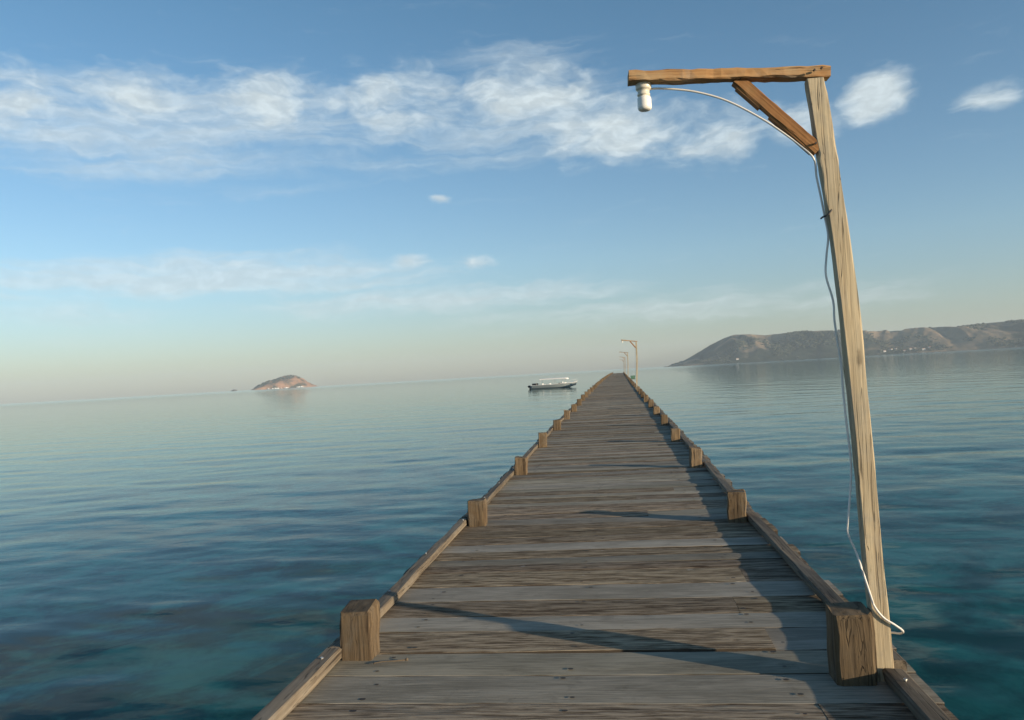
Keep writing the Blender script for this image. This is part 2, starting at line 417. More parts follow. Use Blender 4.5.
# ------------------------------------------------------------------ lamp posts
def make_lamp():
    root = empty('lamp_post', (1.19, 4.09, 0)); root.scale = (.954, .954, .954)
    # everything below is local to the foot of the post
    post = MB()
    pts = [(-.004, 0, -1.15), (0, 0, 0), (-.015, 0, .50), (-.030, 0, 1.09), (-.054, 0, 1.77), (-.094, 0, 2.32), (-.118, 0, 2.57), (-.145, 0, 2.868)]
    post.sweep(chamfer(.082, .068, .004), smooth_path(pts, 6), (1, 0, 0), (0, 1, 0), jit=.0006, wob=.006)
    post.build('post', M['post'], root)
    arm = MB(); arm.sweep(chamfer(.078, .050, .005), line((-.49, 0, 0), (.49, 0, 0), 26), (0, 1, 0), (0, 0, 1), jit=.0007, wob=.010)
    arm_o = arm.build('crossarm', M['arm'], root, (-.563, -.026, 2.924), (0, R(3.3), R(3.5)))
    # brace between arm and post, notched on its underside
    p0, p1 = Vector((-.520, -.012, 2.905)), Vector((-.150, -.008, 2.515))
    d = p1 - p0; L = d.length; q = Vector((0, 0, 1)).rotation_difference(d.normalized())
    br = MB(); br.sweep(chamfer(.056, .050, .004), line((0, 0, 0), (0, 0, L), 16), (1, 0, 0), (0, 1, 0), jit=.0005, wob=.006)
    br.sweep(chamfer(.012, .046, .002), line((.031, .004, .03), (.031, .004, L * .34), 2), (1, 0, 0), (0, 1, 0))
    br.sweep(chamfer(.010, .046, .002), line((.0305, .004, L * .46), (.0305, .004, L * .97), 2), (1, 0, 0), (0, 1, 0))
    bo = br.build('brace', M['brace'], root, p0); bo.rotation_mode = 'QUATERNION'; bo.rotation_quaternion = q
    so = MB(); lathe(so, [(.034, .030), (.040, .027), (.040, -.012), (.037, -.017), (.030, -.019), (.029, -.036), (.032, -.038), (.032, -.046), (.026, -.048), (.026, -.052)], 20)
    soo = so.build('lamp_socket', M['socket'], root, (-.977, -.026, 2.912), (0, R(2), 0), True)
    bl = MB(); lathe(bl, [(.024, .0), (.030, -.004), (.0345, -.010), (.0355, -.030), (.0350, -.034), (.0357, -.038), (.0355, -.056), (.033, -.066), (.026, -.072), (.012, -.074)], 20)
    bl.build('light_bulb', M['bulb'], soo, (.002, 0, -.049), (0, R(-2), 0), True)
    ca = MB()
    raw = [(.222, 2.893), (.274, 2.899), (.396, 2.88), (.492, 2.855), (.597, 2.814), (.69, 2.76), (.792, 2.685), (.878, 2.617), (.954, 2.546), (1.012, 2.476),
           (1.025, 2.391), (1.038, 2.292), (1.055, 2.192), (1.063, 2.094), (1.048, 1.997), (1.047, 1.899), (1.063, 1.776), (1.071, 1.678),
           (1.082, 1.555), (1.081, 1.458), (1.084, 1.361), (1.092, 1.19), (1.104, 1.01), (1.102, .899), (1.076, .707), (1.072, .635), (1.094, .547)]
    pts = [(x - 1.19 + random.gauss(0, .0022), -.02 if z > 2.45 else random.gauss(0, .004), z) for (x, z) in raw]
    pts += [(1.116 - 1.19, -.035, .455), (1.138 - 1.19, -.048, .358), (1.157 - 1.19, -.047, .291), (1.195 - 1.19, -.047, .237), (1.243 - 1.19, -.047, .203),
            (1.282 - 1.19, -.035, .169), (1.275 - 1.19, -.005, .148), (1.235 - 1.19, .03, .140), (1.15 - 1.19, .052, .10), (1.12 - 1.19, .05, -.05), (1.12 - 1.19, .055, -.8)]
    ca.sweep(circle(.0053, 8), smooth_path(pts, 5)); ca.build('cable', M['cable'], root, smooth=True)
    ti = MB()
    ti.sweep(circle(.0045, 6), smooth_path([(-.152, .01, 2.185), (-.150, -.03, 2.186), (-.135, -.042, 2.19), (-.112, -.040, 2.215)], 3))
    ti.build('cable_tie', M['tie'], root, smooth=True)
    bo_ = MB()
    for (x, y, z) in ((-.535, -.051, 2.912), (-.505, -.051, 2.900), (-.168, -.047, 2.545), (-.125, -.072, 2.902), (-.160, -.074, 2.894)):
        bo_.sweep(circle(.0055, 8), [(x, y + .01, z), (x, y - .003, z)])
    bo_.build('nail', M['nail_dark'], root)
    return root
def copy_tree(o, parent=None):
    c = o.copy(); COL.objects.link(c)
    if parent: c.parent = parent
    for ch in o.children: copy_tree(ch, c)
    return c
lamp0 = make_lamp()
lamp_specs = [(1.139, 3.905, 0, 'wooden lamp post in the foreground with orange arm and white bulb'),
              (1.03, 47.0, R(2), 'thin lamp post second from the viewer, beyond the first stretch of curb'),
              (1.03, 86.6, R(-6), 'distant lamp post in the middle of the row, beside the green crate'),
              (1.03, 128., R(4), 'very distant lamp post just past the green crate, fourth along the pier'),
              (1.03, 170., R(-2), 'farthest and smallest lamp post, near the seaward end of the pier')]
for i, (x, y, rz, lab) in enumerate(lamp_specs):
    o = lamp0 if i == 0 else copy_tree(lamp0)
    o.location = (px(x, y) if i else x, y, dz(y) + .069); o.rotation_euler = (0, 0 if i == 0 else R(5. + .4 * (i % 2)), rz)
    tag(o, lab, 'lamp post', 'lamp posts along the right side of the pier')

# twig and green crate ---------------------------------------------------------
tw = MB(); tw.sweep(circle(.0045, 7), smooth_path([(-.085, -.012, 0), (-.03, 0, .004), (.03, .008, .003), (.085, .022, .002)], 4), scale=[.6 + .4 * k / 12 for k in range(13)])
lathe(tw, [(.006, -.006), (.008, -.004), (.008, .006), (.004, .008)], 8, (.09, .022, .004))
tag(tw.build('twig', M['twig'], None, (-1.285, 4.145, .014), (0, 0, R(2)), True), 'small dry twig lying on the deck beside the nearest left pile', 'twig')

CX = px(1.50, 86.4)
cr = empty('crate', (CX + .03, 86.4, dz(86) + .02)); tag(cr, 'small green crate at the right edge of the pier near a lamp post', 'crate')
mb = MB(); w, d, h, t_ = .50, .40, .34, .02
mb.sweep(chamfer(w, d, .02), [(0, 0, 0), (0, 0, .03)], (1, 0, 0), (0, 1, 0))
mb.build('base', M['green'], cr)
for (cx, cy, sx, sy) in ((0, -d / 2 + .012, w - .03, t_), (0, d / 2 - .012, w - .03, t_), (-w / 2 + .012, 0, t_, d - .07), (w / 2 - .012, 0, t_, d - .07)):
    mb = MB()
    for z0 in (.03, .14, .25): mb.sweep(chamfer(sx, sy, .003), [(cx, cy, z0), (cx, cy, z0 + .085)], (1, 0, 0), (0, 1, 0))
    mb.build('side', M['green'], cr)
mb = MB(); mb.sweep(chamfer(.50, .60, .01), [(-.05, 0, -.07), (-.05, 0, -.02)], (1, 0, 0), (0, 1, 0))
mb.build('landing_board', M['beam'], pier, (CX + .03, 86.4, dz(86) + .02))

# ------------------------------------------------------------------ boat
def make_boat():
    root = empty('motor_boat', (-12.0, 150.5, WATER_Z), R(-7.4)); root.scale = (.93, .93, .80)
    L = 9.0
    ns = 26; prof = []; vs = []; fs = []
    def station(t):                     # t 0 stern .. 1 bow ; returns half-section from keel to gunwale
        x = -L / 2 + L * t
        bm_ = 1.15 * (1 - max(0, (t - .45) / .55) ** 2.2) * (.93 + .07 * min(1, t / .2))
        sheer = .82 + .10 * t + .62 * max(0, t - .45) ** 1.7
        keel = -.30 + (.95 * max(0, (t - .72) / .28) ** 2)
        rake = .55 * max(0, (t - .6) / .4) ** 1.5
        sec = [(0, keel), (bm_ * .60, keel + .16), (bm_ * .88, keel * .3 + .22), (bm_ * .97, .30 + .5 * max(0, keel)), (bm_, sheer - .12), (bm_ * 1.03, sheer)]
        return [(x + rake * max(0, z) / 1.2, y, z) for (y, z) in sec], x, bm_, sheer
    mbs = MB(); n = 6; rows = []
    for k in range(ns + 1):
        s, x, bm_, sh = station(k / ns * .995)
        rows.append(s)
    for side in (1, -1):
        vs = [(p[0], p[1] * side, p[2]) for r in rows for p in r]
        fs = []; mi = []
        for k in range(ns):
            for i in range(n - 1):
                fs.append((k * n + i, (k + 1) * n + i, (k + 1) * n + i + 1, k * n + i + 1))
        mbs.add(vs, fs, 0)
        mbs.add([(p[0], p[1] * side, p[2]) for p in rows[0]] + [(rows[0][0][0], 0, rows[0][-1][2])], [(0, 1, 2, 3, 4, 5, 6)], 0)
    # floor
    fl = [(r[3][0], r[3][1] * .95, .30) for r in rows] ; fr = [(a, -b, c) for a, b, c in fl]
    mbs.add(fl + fr, [(k, k + 1, ns + 1 + k + 1, ns + 1 + k) for k in range(ns)], 0)
    me = mbs.mesh('hull'); bm = bmesh.new(); bm.from_mesh(me); bmesh.ops.remove_doubles(bm, verts=bm.verts, dist=.004)
    bmesh.ops.recalc_face_normals(bm, faces=bm.faces); bm.to_mesh(me); bm.free()
    hull = link_mesh('hull', me, M['hull'], root, smooth=True)
    g = MB()
    for side in (1, -1): g.sweep(circle(.05, 6), [(r[5][0], r[5][1] * side, r[5][2]) for r in rows])
    g.build('rub_rail', M['hull_white'], hull)
    b = MB()
    for side in (1, -1):
        b.sweep([(-.012, -.10), (.012, -.10), (.012, .10), (-.012, .10)], [(r[3][0], (r[3][1] * 1.0 + .02) * side, .10 + max(0, r[0][2]) * .8) for r in rows[:-5]])
    b.build('waterline_stripe', M['boat_dark'], hull)
    # foredeck
    fd = MB(); k0 = int(ns * .70); tops = [(r[5][0], r[5][1] * .98, r[5][2] + .015) for r in rows[k0:]]
    vs = tops + [(a, -b_, c) for a, b_, c in tops] + [(a, 0, c + .10) for a, b_, c in tops]; m_ = len(tops)
    fd.add(vs, [(k, k + 1, 2 * m_ + k + 1, 2 * m_ + k) for k in range(m_ - 1)] + [(m_ + k, 2 * m_ + k, 2 * m_ + k + 1, m_ + k + 1) for k in range(m_ - 1)] + [(0, 2 * m_, m_)])
    fd.build('foredeck', M['hull_white'], root, smooth=False)
    # pulpit rail at the bow
    pr = MB()
    for side in (1, -1): pr.sweep(circle(.022, 6), smooth_path([(3.0, .62 * side, 1.25), (3.5, .5 * side, 1.55), (4.3, .3 * side, 1.72), (4.95, .03 * side, 1.80)], 3))
    pr.build('bow_rail', M['hull_white'], root)
    an = MB(); an.sweep(chamfer(.22, .10, .03), line((4.3, 0, 1.34), (5.15, 0, 1.50), 2), (0, 1, 0), (0, 0, 1)); an.build('bowsprit', M['hull_white'], root)
    # seats
    for (x, w, h) in ((-1.75, .75, .62), (.0, 1.35, .58), (2.35, .70, .85)):
        s = MB(); s.sweep(chamfer(w, 1.5, .06), [(x, 0, .32), (x, 0, .32 + h)], (1, 0, 0), (0, 1, 0))
        s.sweep(chamfer(.14, 1.5, .04), [(x - w / 2 + .08, 0, .30 + h), (x - w / 2 + .02, 0, .72 + h * .72)], (1, 0, 0), (0, 1, 0))
        s.build('seat', M['hull_white'], root)
    # console and wheel
    c = MB(); c.sweep(chamfer(.6, .9, .05), [(1.45, 0, .32), (1.5, 0, 1.12)], (1, 0, 0), (0, 1, 0)); c.build('console', M['boat_dark'], root)
    # canopy on poles
    ca = MB(); ca.sweep([(-1.05, 0), (-.95, .06), (0, .14), (.95, .06), (1.05, 0), (1.05, -.20), (0, -.10), (-1.05, -.20)],
                        [(-2.55, 0, 2.18), (-1.2, 0, 2.24), (1.0, 0, 2.24), (2.75, 0, 2.20), (3.05, 0, 2.10)], (0, 1, 0), (0, 0, 1))
    ca.build('canopy', M['canvas'], root)
    for x in (-2.45, .2, 1.7, 2.4):
        for sd in (1, -1):
            p = MB(); p.sweep(circle(.045, 6), [(x, 1.02 * sd, .85), (x + .03, .98 * sd, 2.20)]); p.build('canopy_pole', M['alu'], root)
    # outboards at the stern
    for yy in (-.36, .36):
        e = empty('outboard_motor', (-4.72, yy, 0)); e.parent = root
        cw = MB()
        lathe(cw, [(.16, .42), (.27, .46), (.30, .66), (.26, .84), (.12, .90)], 12); cw.build('cowl', M['black'], e, rot=(0, R(-18), 0), smooth=True)
        lg = MB(); lg.sweep(chamfer(.24, .16, .03), line((0, 0, .50), (-.12, 0, -.40), 2), (1, 0, 0), (0, 1, 0)); lg.build('shaft', M['black'], e)
    lk = MB(); lk.sweep(chamfer(.95, 1.7, .08), [(-3.75, 0, .32), (-3.70, 0, 1.30)], (1, 0, 0), (0, 1, 0)); lk.build('locker', M['black'], root)
    tag(root, 'white open motor boat with flat canopy anchored left of the pier', 'boat')
    return root
make_boat()

# ------------------------------------------------------------------ land far out
def land_mat(name, scrub, scrub2, soil, soil2, scale, bare_lo, bare_hi):
    m, t, b, o = new_mat(name)
    P = t.new('ShaderNodeNewGeometry'); pos = P.outputs['Position']
    n1 = t.noise(pos, scale, 6, .6, .4); n2 = t.noise(pos, scale * 6, 5, .65); n3 = t.noise(pos, scale * .35, 4, .55, .6)
    veg = t.mix(t.mr(n2, .35, .65), c4(scrub), c4(scrub2))
    so = t.mix(t.mr(n2, .3, .7), c4(soil), c4(soil2))
    bare = t.mr(t.m('ADD', t.m('MULTIPLY', n1, .55), t.m('MULTIPLY', n3, .45)), bare_lo, bare_hi)
    t.put(b.inputs['Base Color'], t.mix(bare, veg, so)); b.inputs['Roughness'].default_value = .95
    b.inputs['Specular IOR Level'].default_value = .1
    t.put(b.inputs['Normal'], t.bump(n2, .8, 6.))
    return m
M['head'] = land_mat('headland_scrub', (.018, .029, .021), (.040, .050, .034), (.26, .185, .12), (.17, .135, .09), .0036, .468, .535)
M['isl'] = land_mat('island_rock', (.05, .05, .035), (.09, .08, .055), (.40, .22, .13), (.30, .18, .11), .02, .44, .54)
M['shrub'] = plain('distant_scrub_leaves', (.04, .047, .028), .95, 0, .4, .1)

ridge = np.array([(3.3, -.05), (3.6, .02), (4.4, .22), (5.14, .55), (5.9, .98), (6.55, 1.37), (7.38, 1.66), (8.26, 1.88), (9.25, 1.84), (10.22, 1.70), (11.85, 1.77), (13.12, 1.81), (14.37, 1.84),
                  (15.3, 1.68), (16.19, 1.59), (17.39, 1.63), (18.55, 1.50), (20.27, 1.54), (21.92, 1.40), (23.54, 1.53), (25.31, 1.53), (29., 1.5), (35., 1.3), (41., .9), (44., -.05)])
RH, LH = 3000., 1000.
na, nr = 560, 150
az = np.radians(np.linspace(3.3, 44., na))[:, None] * np.ones((1, nr)); tt = np.ones((na, 1)) * np.linspace(0, 1.25, nr)[None, :]
sx = RH * az
hr = np.tan(np.radians(np.interp(np.degrees(az), ridge[:, 0], ridge[:, 1]))) * (RH + .5 * LH)
cove = 120 * fbm(sx / 500., tt * 0 + 3.1, 4, 5)
shape = np.where(tt < .5, np.sin(np.clip(tt / .5, 0, 1) * np.pi / 2) ** .85, np.cos((tt - .5) / .75 * np.pi / 2))
gul = fbm(sx / 230. + tt * 1.2, tt * 2.0, 5, 11); gul2 = 1 - np.abs(fbm(sx / 160. + 1.5 * fbm(sx / 300., tt * 3, 3, 3), tt * 1.6, 4, 21)) * 3.2
edge = np.clip(1 - np.abs(tt - .5) / .5, 0, 1)
h = hr * shape * (1 + .0 * gul) + (gul * 72 + (gul2 - .6) * 46) * np.clip(tt * 5, 0, 1) * np.clip(hr / 60, 0, 1) * (1 - .85 * np.exp(-((tt - .5) / .10) ** 2))
h = np.minimum(h, hr * (1.0 - .25 * np.maximum(0, .5 - tt)) + 2)
h = h + 5 * fbm(sx / 30., tt * 30, 4, 2) * np.clip(hr / 40, 0, 1)
h = h * np.clip((1.25 - tt) * 8, 0, 1) + WATER_Z - 2.5 + 3.6 * np.clip(tt * 40, 0, 1)
rr = RH + cove * np.exp(-tt * 4) + tt * LH
Vh = np.stack([rr * np.sin(az), rr * np.cos(az), h], -1).reshape(-1, 3)
tag(link_mesh('headland', grid_mesh('headland', Vh, na, nr), M['head']), kind='structure')
# scrub and trees on the headland: nobody could count them
def scrub(name, pts, rad, mat):
    mb_v = []; mb_f = []; base = 0
    ico = bmesh.new(); bmesh.ops.create_icosphere(ico, subdivisions=1, radius=1.); iv = np.array([v.co[:] for v in ico.verts]); fi = np.array([[v.index for v in f.verts] for f in ico.faces]); ico.free()
    Vs = []; Fs = []
    for k, p in enumerate(pts):
        r = rad * rng.uniform(.5, 1.3); v = iv * (1 + rng.uniform(-.3, .3, (len(iv), 1))) * np.array([r * 1.3, r * 1.3, r * .8]) + p + np.array([0, 0, r * .4])
        Vs.append(v); Fs.append(fi + k * len(iv))
    me = bpy.data.meshes.new(name); me.from_pydata(np.concatenate(Vs).tolist(), [], np.concatenate(Fs).tolist()); me.update()
    return link_mesh(name, me, mat)
Hg = Vh.reshape(na, nr, 3); dens = fbm(sx / 120., tt * 6, 4, 31)
cand = [(i, j) for i in range(4, na - 4) for j in range(1, int(nr * .48)) if Hg[i, j, 2] > 2 and dens[i, j] > .06]
pick = rng.permutation(len(cand))[:4200]
pts = [Hg[cand[k]] + np.array([rng.uniform(-4, 4), rng.uniform(-4, 4), -1.]) for k in pick]
tag(scrub('headland_scrub', pts, 3.6, M['shrub']), 'dark scrub and low trees covering the headland slopes', 'scrub', kind='stuff')

# island
def polar(a, r, z): a = R(a); return Vector((r * math.sin(a), r * math.cos(a), z))
ic = polar(-23.3, 4000., WATER_Z); Wd, Dp = 165., 120.
nu, nv = 150, 90
u = np.linspace(-1, 1, nu)[:, None] * np.ones((1, nv)); v = np.ones((nu, 1)) * np.linspace(-1, 1, nv)[None, :]
sil = np.interp(u, [-1, -.9, -.62, -.2, .08, .28, .40, .58, .72, .85, 1], [-2, 6, 28, 50, 60, 59, 50, 32, 20, 9, -2])
hh = sil * np.sqrt(np.clip(1 - (v * 1.02) ** 2, 0, 1)) ** .7 + 20 * fbm(u * 4, v * 4, 5, 8) * np.clip(sil / 25, 0, 1) * np.clip(1 - np.abs(v), 0, .5) * 2 - 2.
ca_, sa_ = math.cos(R(23.3)), math.sin(R(23.3))
X = ic.x + u * Wd * ca_ - v * Dp * sa_ * 1.0; Y = ic.y + u * Wd * sa_ + v * Dp * ca_
Vi = np.stack([X, Y, hh + WATER_Z], -1).reshape(-1, 3)
tag(link_mesh('island', grid_mesh('island', Vi, nu, nv), M['isl']), kind='structure')
Ig = Vi.reshape(nu, nv, 3)
pts = [Ig[i, j] for i in range(8, nu - 8) for j in range(10, nv - 6) if hh[i, j] > 8 and ((u[i, j] < .45 and hh[i, j] > 40) or u[i, j] < -.2) and rng.random() < .08]
tag(scrub('island_scrub', pts, 2.8, M['shrub']), 'dark low scrub on the summit and left side of the small island', 'scrub', kind='stuff')
# white surf at the island's foot
M['foam'] = plain('white_foam', (.82, .82, .80), .9, 0, .05)
sv = []
for (uu, n_, r_) in ((.40, 26, 3.6), (-.02, 10, 2.0), (-.30, 10, 1.6)):
    for k in range(n_):
        a = uu + rng.normal(0, .055); b = -1.03 + rng.normal(0, .012)
        sv.append(np.array([ic.x + a * Wd * ca_ - b * Dp * sa_, ic.y + a * Wd * sa_ + b * Dp * ca_, WATER_Z + .2 + rng.random() * r_ * .5]))
tag(scrub('surf', sv, 3.0, M['foam']), 'white surf breaking on the foot of the small island', 'surf', kind='stuff')
# a lone rock left of the island
rk = MB(); bm = bmesh.new(); bmesh.ops.create_icosphere(bm, subdivisions=3, radius=1.)
for w_ in bm.verts:
    n_ = 1 + .5 * float(fbm(np.array([w_.co.x * 1.7 + 3]), np.array([w_.co.y * 1.7 + w_.co.z * 1.3]), 4, 3)[0]); w_.co = Vector((w_.co.x * 15 * n_, w_.co.y * 9 * n_, w_.co.z * 7 * n_))
me = bpy.data.meshes.new('sea_rock'); bm.to_mesh(me); bm.free()
tag(link_mesh('sea_rock', me, M['rock'], None, polar(-26.63, 3950., WATER_Z + .5)), 'tiny dark rock standing in the sea left of the small island', 'rock')

# houses on the headland shore
def make_house():
    root = empty('beach_house', (0, 0, 0))
    w, d, h = 12., 9., 4.2
    wl = MB(); wl.sweep([(-w / 2, -d / 2), (w / 2, -d / 2), (w / 2, d / 2), (-w / 2, d / 2)], [(0, 0, -3), (0, 0, h)], (1, 0, 0), (0, 1, 0)); wall = wl.build('wall', M['white_wall'], root)
    rf = MB(); a, b_ = w / 2 + .7, d / 2 + .7
    rf.add([(-a, -b_, h), (a, -b_, h), (a, b_, h), (-a, b_, h), (-a * .55, 0, h + 2.6), (a * .55, 0, h + 2.6)], [(0, 1, 5, 4), (1, 2, 5), (2, 3, 4, 5), (3, 0, 4), (3, 2, 1, 0)]); rf.build('roof', M['red_roof'], root)
    for x in (-3.6, 3.4):
        q = MB(); q.sweep(chamfer(1.6, .1, .02), [(x, -d / 2 - .02, 1.1), (x, -d / 2 - .02, 2.7)], (1, 0, 0), (0, 1, 0)); q.build('window', M['dark_open'], root)
    q = MB(); q.sweep(chamfer(1.3, .1, .02), [(0, -d / 2 - .02, .0), (0, -d / 2 - .02, 2.3)], (1, 0, 0), (0, 1, 0)); q.build('door', M['dark_open'], root)
    return root
hs0 = make_house()
hz = [(17.55, .7), (17.95, .85), (18.25, .6), (18.75, .75), (19.1, .85), (19.35, .6), (19.85, .8), (20.2, .7)]
def ground_at(a, dr):
    i = int(np.argmin(np.abs(np.degrees(az[:, 0]) - a))); r0 = Hg[i, :, :2]; rad = np.hypot(r0[:, 0], r0[:, 1]); j = int(np.argmin(np.abs(rad - (rad.min() + dr)))); return Vector(Hg[i, j])
for k, (a, s) in enumerate(hz):
    o = hs0 if k == 0 else copy_tree(hs0)
    o.location = ground_at(a, 24 + 14 * (k % 3)); o.scale = (s, s, s); o.rotation_euler = (0, 0, R(-a + random.uniform(-25, 25)))
    tag(o, 'tiny pale house in the shore hamlet below the headland', 'house', 'houses of the shore hamlet')
lone = copy_tree(hs0); lone.location = ground_at(8.3, 22); lone.rotation_euler = (0, 0, R(-8)); lone.scale = (.75, .75, .75)
del lone['group']
tag(lone, 'lone tiny white house at the foot of the headland, far left of the hamlet', 'house')

# ------------------------------------------------------------------ water and seabed
def wave_height(x, y, cell):
    r2 = np.random.default_rng(3); z = np.zeros_like(x)
    for k in range(44):
        lam = .35 * 2 ** (r2.uniform(0, 4.3)); th = R(-97 + r2.normal(0, 24)); ph = r2.uniform(0, 2 * np.pi)
        amp = .0009 * lam ** .85 * r2.uniform(.5, 1.2)
        kx, ky = 2 * np.pi / lam * np.cos(th), 2 * np.pi / lam * np.sin(th)
        fade = np.clip((lam / cell - 2.5) / 3., 0, 1)
        q = kx * x + ky * y + ph + 1.2 * np.sin(.21 * kx * y / 3 + k)
        z += amp * fade * (np.sin(q) + .25 * np.sin(2 * q + 1))
    return z * (.55 + .9 * (fbm(x / 9., y / 5., 3, 77) + .5))
nrg = 620
rad = np.concatenate([np.geomspace(1.2, 300., nrg), np.geomspace(330., 7000., 40)])
ang = np.concatenate([np.linspace(-62, 62, 760), np.linspace(64, 296, 90)]) - 7.
rad_, ang_ = np.meshgrid(rad, np.radians(ang), indexing='ij')
xw, yw = rad_ * np.sin(ang_), rad_ * np.cos(ang_)
cell = np.maximum(rad_ * .0090, rad_ * .003)
front = (np.abs((np.degrees(ang_) + 7. + 180) % 360 - 180) < 63)
zw = np.where(front & (rad_ < 310), wave_height(xw, yw, cell), 0.) * np.clip((300 - rad_) / 120, 0, 1) 
Vw = np.stack([xw, yw, zw + WATER_Z], -1).reshape(-1, 3)
def water_mat():
    m, t, b, o = new_mat('sea_water'); t.n.remove(b)
    P = t.new('ShaderNodeNewGeometry').outputs['Position']
    n1 = t.noise(t.vm('MULTIPLY', P, (.55, 1.5, 1.)), 1., 5, .55, .3)
    n2 = t.noise(t.vm('MULTIPLY', P, (.05, .16, 1.)), 1., 4, .55, .4)
    n3 = t.noise(t.vm('MULTIPLY', P, (3., 6., 1.)), 1., 3, .5)
    h = t.m('ADD', t.m('ADD', t.m('MULTIPLY', n1, .034), t.m('MULTIPLY', n2, .30)), t.m('MULTIPLY', n3, .011))
    nrm = t.bump(h, .20, 1.)
    gl = t.new('ShaderNodeBsdfGlossy'); t.put(gl.inputs['Roughness'], t.mr(t.vm('LENGTH', P), 60., 1500., .035, .085)); gl.inputs['Color'].default_value = (.90, .95, .95, 1); t.put(gl.inputs['Normal'], nrm)
    tr = t.new('ShaderNodeBsdfTransparent'); tr.inputs['Color'].default_value = (.40, .90, .84, 1)
    df = t.new('ShaderNodeBsdfDiffuse'); df.inputs['Color'].default_value = (.012, .135, .130, 1)
    body = t.new('ShaderNodeMixShader'); body.inputs[0].default_value = .22
    t.l.new(tr.outputs[0], body.inputs[1]); t.l.new(df.outputs[0], body.inputs[2])
    fr = t.new('ShaderNodeFresnel'); fr.inputs['IOR'].default_value = 1.16; t.put(fr.inputs['Normal'], nrm)
    mx = t.new('ShaderNodeMixShader'); t.l.new(t.m('POWER', fr.outputs[0], 1.1), mx.inputs[0]); t.l.new(body.outputs[0], mx.inputs[1]); t.l.new(gl.outputs[0], mx.inputs[2])
    t.l.new(mx.outputs[0], o.inputs[0])
    return m
tag(link_mesh('water', grid_mesh('water', Vw, len(rad), len(ang), True), water_mat()), kind='structure')
# close the small hole under the viewer
ib = bpy.data.objects['water'].data
bm = bmesh.new(); bm.from_mesh(ib); bm.verts.ensure_lookup_table(); bm.faces.new([bm.verts[i] for i in range(len(ang))]); bm.normal_update(); bm.to_mesh(ib); bm.free()

def seabed_mat():
    m, t, b, o = new_mat('seabed_sand_and_coral')
    P = t.new('ShaderNodeNewGeometry').outputs['Position']
    n1 = t.noise(P, .34, 4, .55, .8); n2 = t.noise(P, 1.1, 5, .6, .4)
    f = t.mr(t.m('ADD', t.m('MULTIPLY', n1, .7), t.m('MULTIPLY', n2, .3)), .42, .62)
    c = t.mix(f, c4((.025, .04, .028)), c4((.78, .74, .52)))
    t.put(b.inputs['Base Color'], c); b.inputs['Roughness'].default_value = .95
    return m
n = 160
gx = np.sinh(np.linspace(-1, 1, n) * 6.) / np.sinh(6.) * 7000.; GX, GY = np.meshgrid(gx, gx, indexing='ij')
zb = -3.9 - np.minimum(3.0, np.hypot(GX, GY) * .03) + 1.0 * fbm(GX / 4., GY / 4., 4, 4) * np.clip(1 - np.hypot(GX, GY) / 400, 0, 1)
tag(link_mesh('seabed', grid_mesh('seabed', np.stack([GX, GY, zb], -1).reshape(-1, 3), n, n), seabed_mat()), kind='structure')

# ------------------------------------------------------------------ haze
HAZE = 1.0e-4
hz_ = MB(); S = 7300.
hz_.add([(-S, -S, -9.5), (S, -S, -9.5), (S, S, -9.5), (-S, S, -9.5), (-S, -S, 190), (S, -S, 190), (S, S, 190), (-S, S, 190)],
        [(3, 2, 1, 0), (4, 5, 6, 7), (0, 1, 5, 4), (1, 2, 6, 5), (2, 3, 7, 6), (3, 0, 4, 7)])
hm = bpy.data.materials.new('sea_haze'); hm.use_nodes = True; t = NT(hm.node_tree); t.n.clear()
o_ = t.new('ShaderNodeOutputMaterial'); pv = t.new('ShaderNodeVolumePrincipled'); pv.inputs['Color'].default_value = (.74, .88, 1., 1); pv.inputs['Density'].default_value = HAZE; pv.inputs['Anisotropy'].default_value = .0
t.l.new(pv.outputs[0], o_.inputs['Volume'])
tag(hz_.build('haze', hm), kind='stuff')

# ------------------------------------------------------------------ sky, sun
SUN_EL, SUN_AZ = 9.9, 117.0                 # azimuth measured from +Y (along the pier) towards +X
w = bpy.data.worlds.new('World'); SC.world = w; w.use_nodes = True
t = NT(w.node_tree); t.n.clear()
out = t.new('ShaderNodeOutputWorld'); bg = t.new('ShaderNodeBackground'); t.l.new(bg.outputs[0], out.inputs[0])
sky = t.new('ShaderNodeTexSky', sky_type='NISHITA', sun_disc=False); sky.sun_elevation = R(SUN_EL); sky.sun_rotation = R(SUN_AZ)
sky.altitude = 0; sky.air_density = 1.0; sky.dust_density = .6; sky.ozone_density = 2.2
D = t.new('ShaderNodeTexCoord').outputs['Generated']
d = t.sep(D)
azd = t.m('MULTIPLY', t.m('ARCTAN2', d[0], d[1]), 57.29578); eld = t.m('MULTIPLY', t.m('ARCSINE', d[2]), 57.29578)
P0 = t.comb(azd, eld, 0.)
wn = t.noise(t.vm('MULTIPLY', P0, (.16, .30, 1.)), 1., 4, .6, color=True)
P1 = t.vm('ADD', P0, t.vm('MULTIPLY', t.vm('SUBTRACT', wn, (.5, .5, .5)), (4.2, 2.4, 0.)))
P2 = t.vm('ADD', P0, t.vm('MULTIPLY', t.vm('SUBTRACT', wn, (.5, .5, .5)), (1.4, 1.2, 0.)))
def blob(c):
    a, e, ra, re, s = c
    v = t.vm('LENGTH', t.vm('MULTIPLY', t.vm('SUBTRACT', P2 if re < 4 and ra < 5 else P1, (a, e, 0.)), (1 / ra, 1 / re, 0.)))
    return t.mr(v, 0., 1., s, 0.)
def blobs(L):
    r = None
    for c in L:
        b_ = blob(c); r = b_ if r is None else t.m('MAXIMUM', r, b_)
    return r
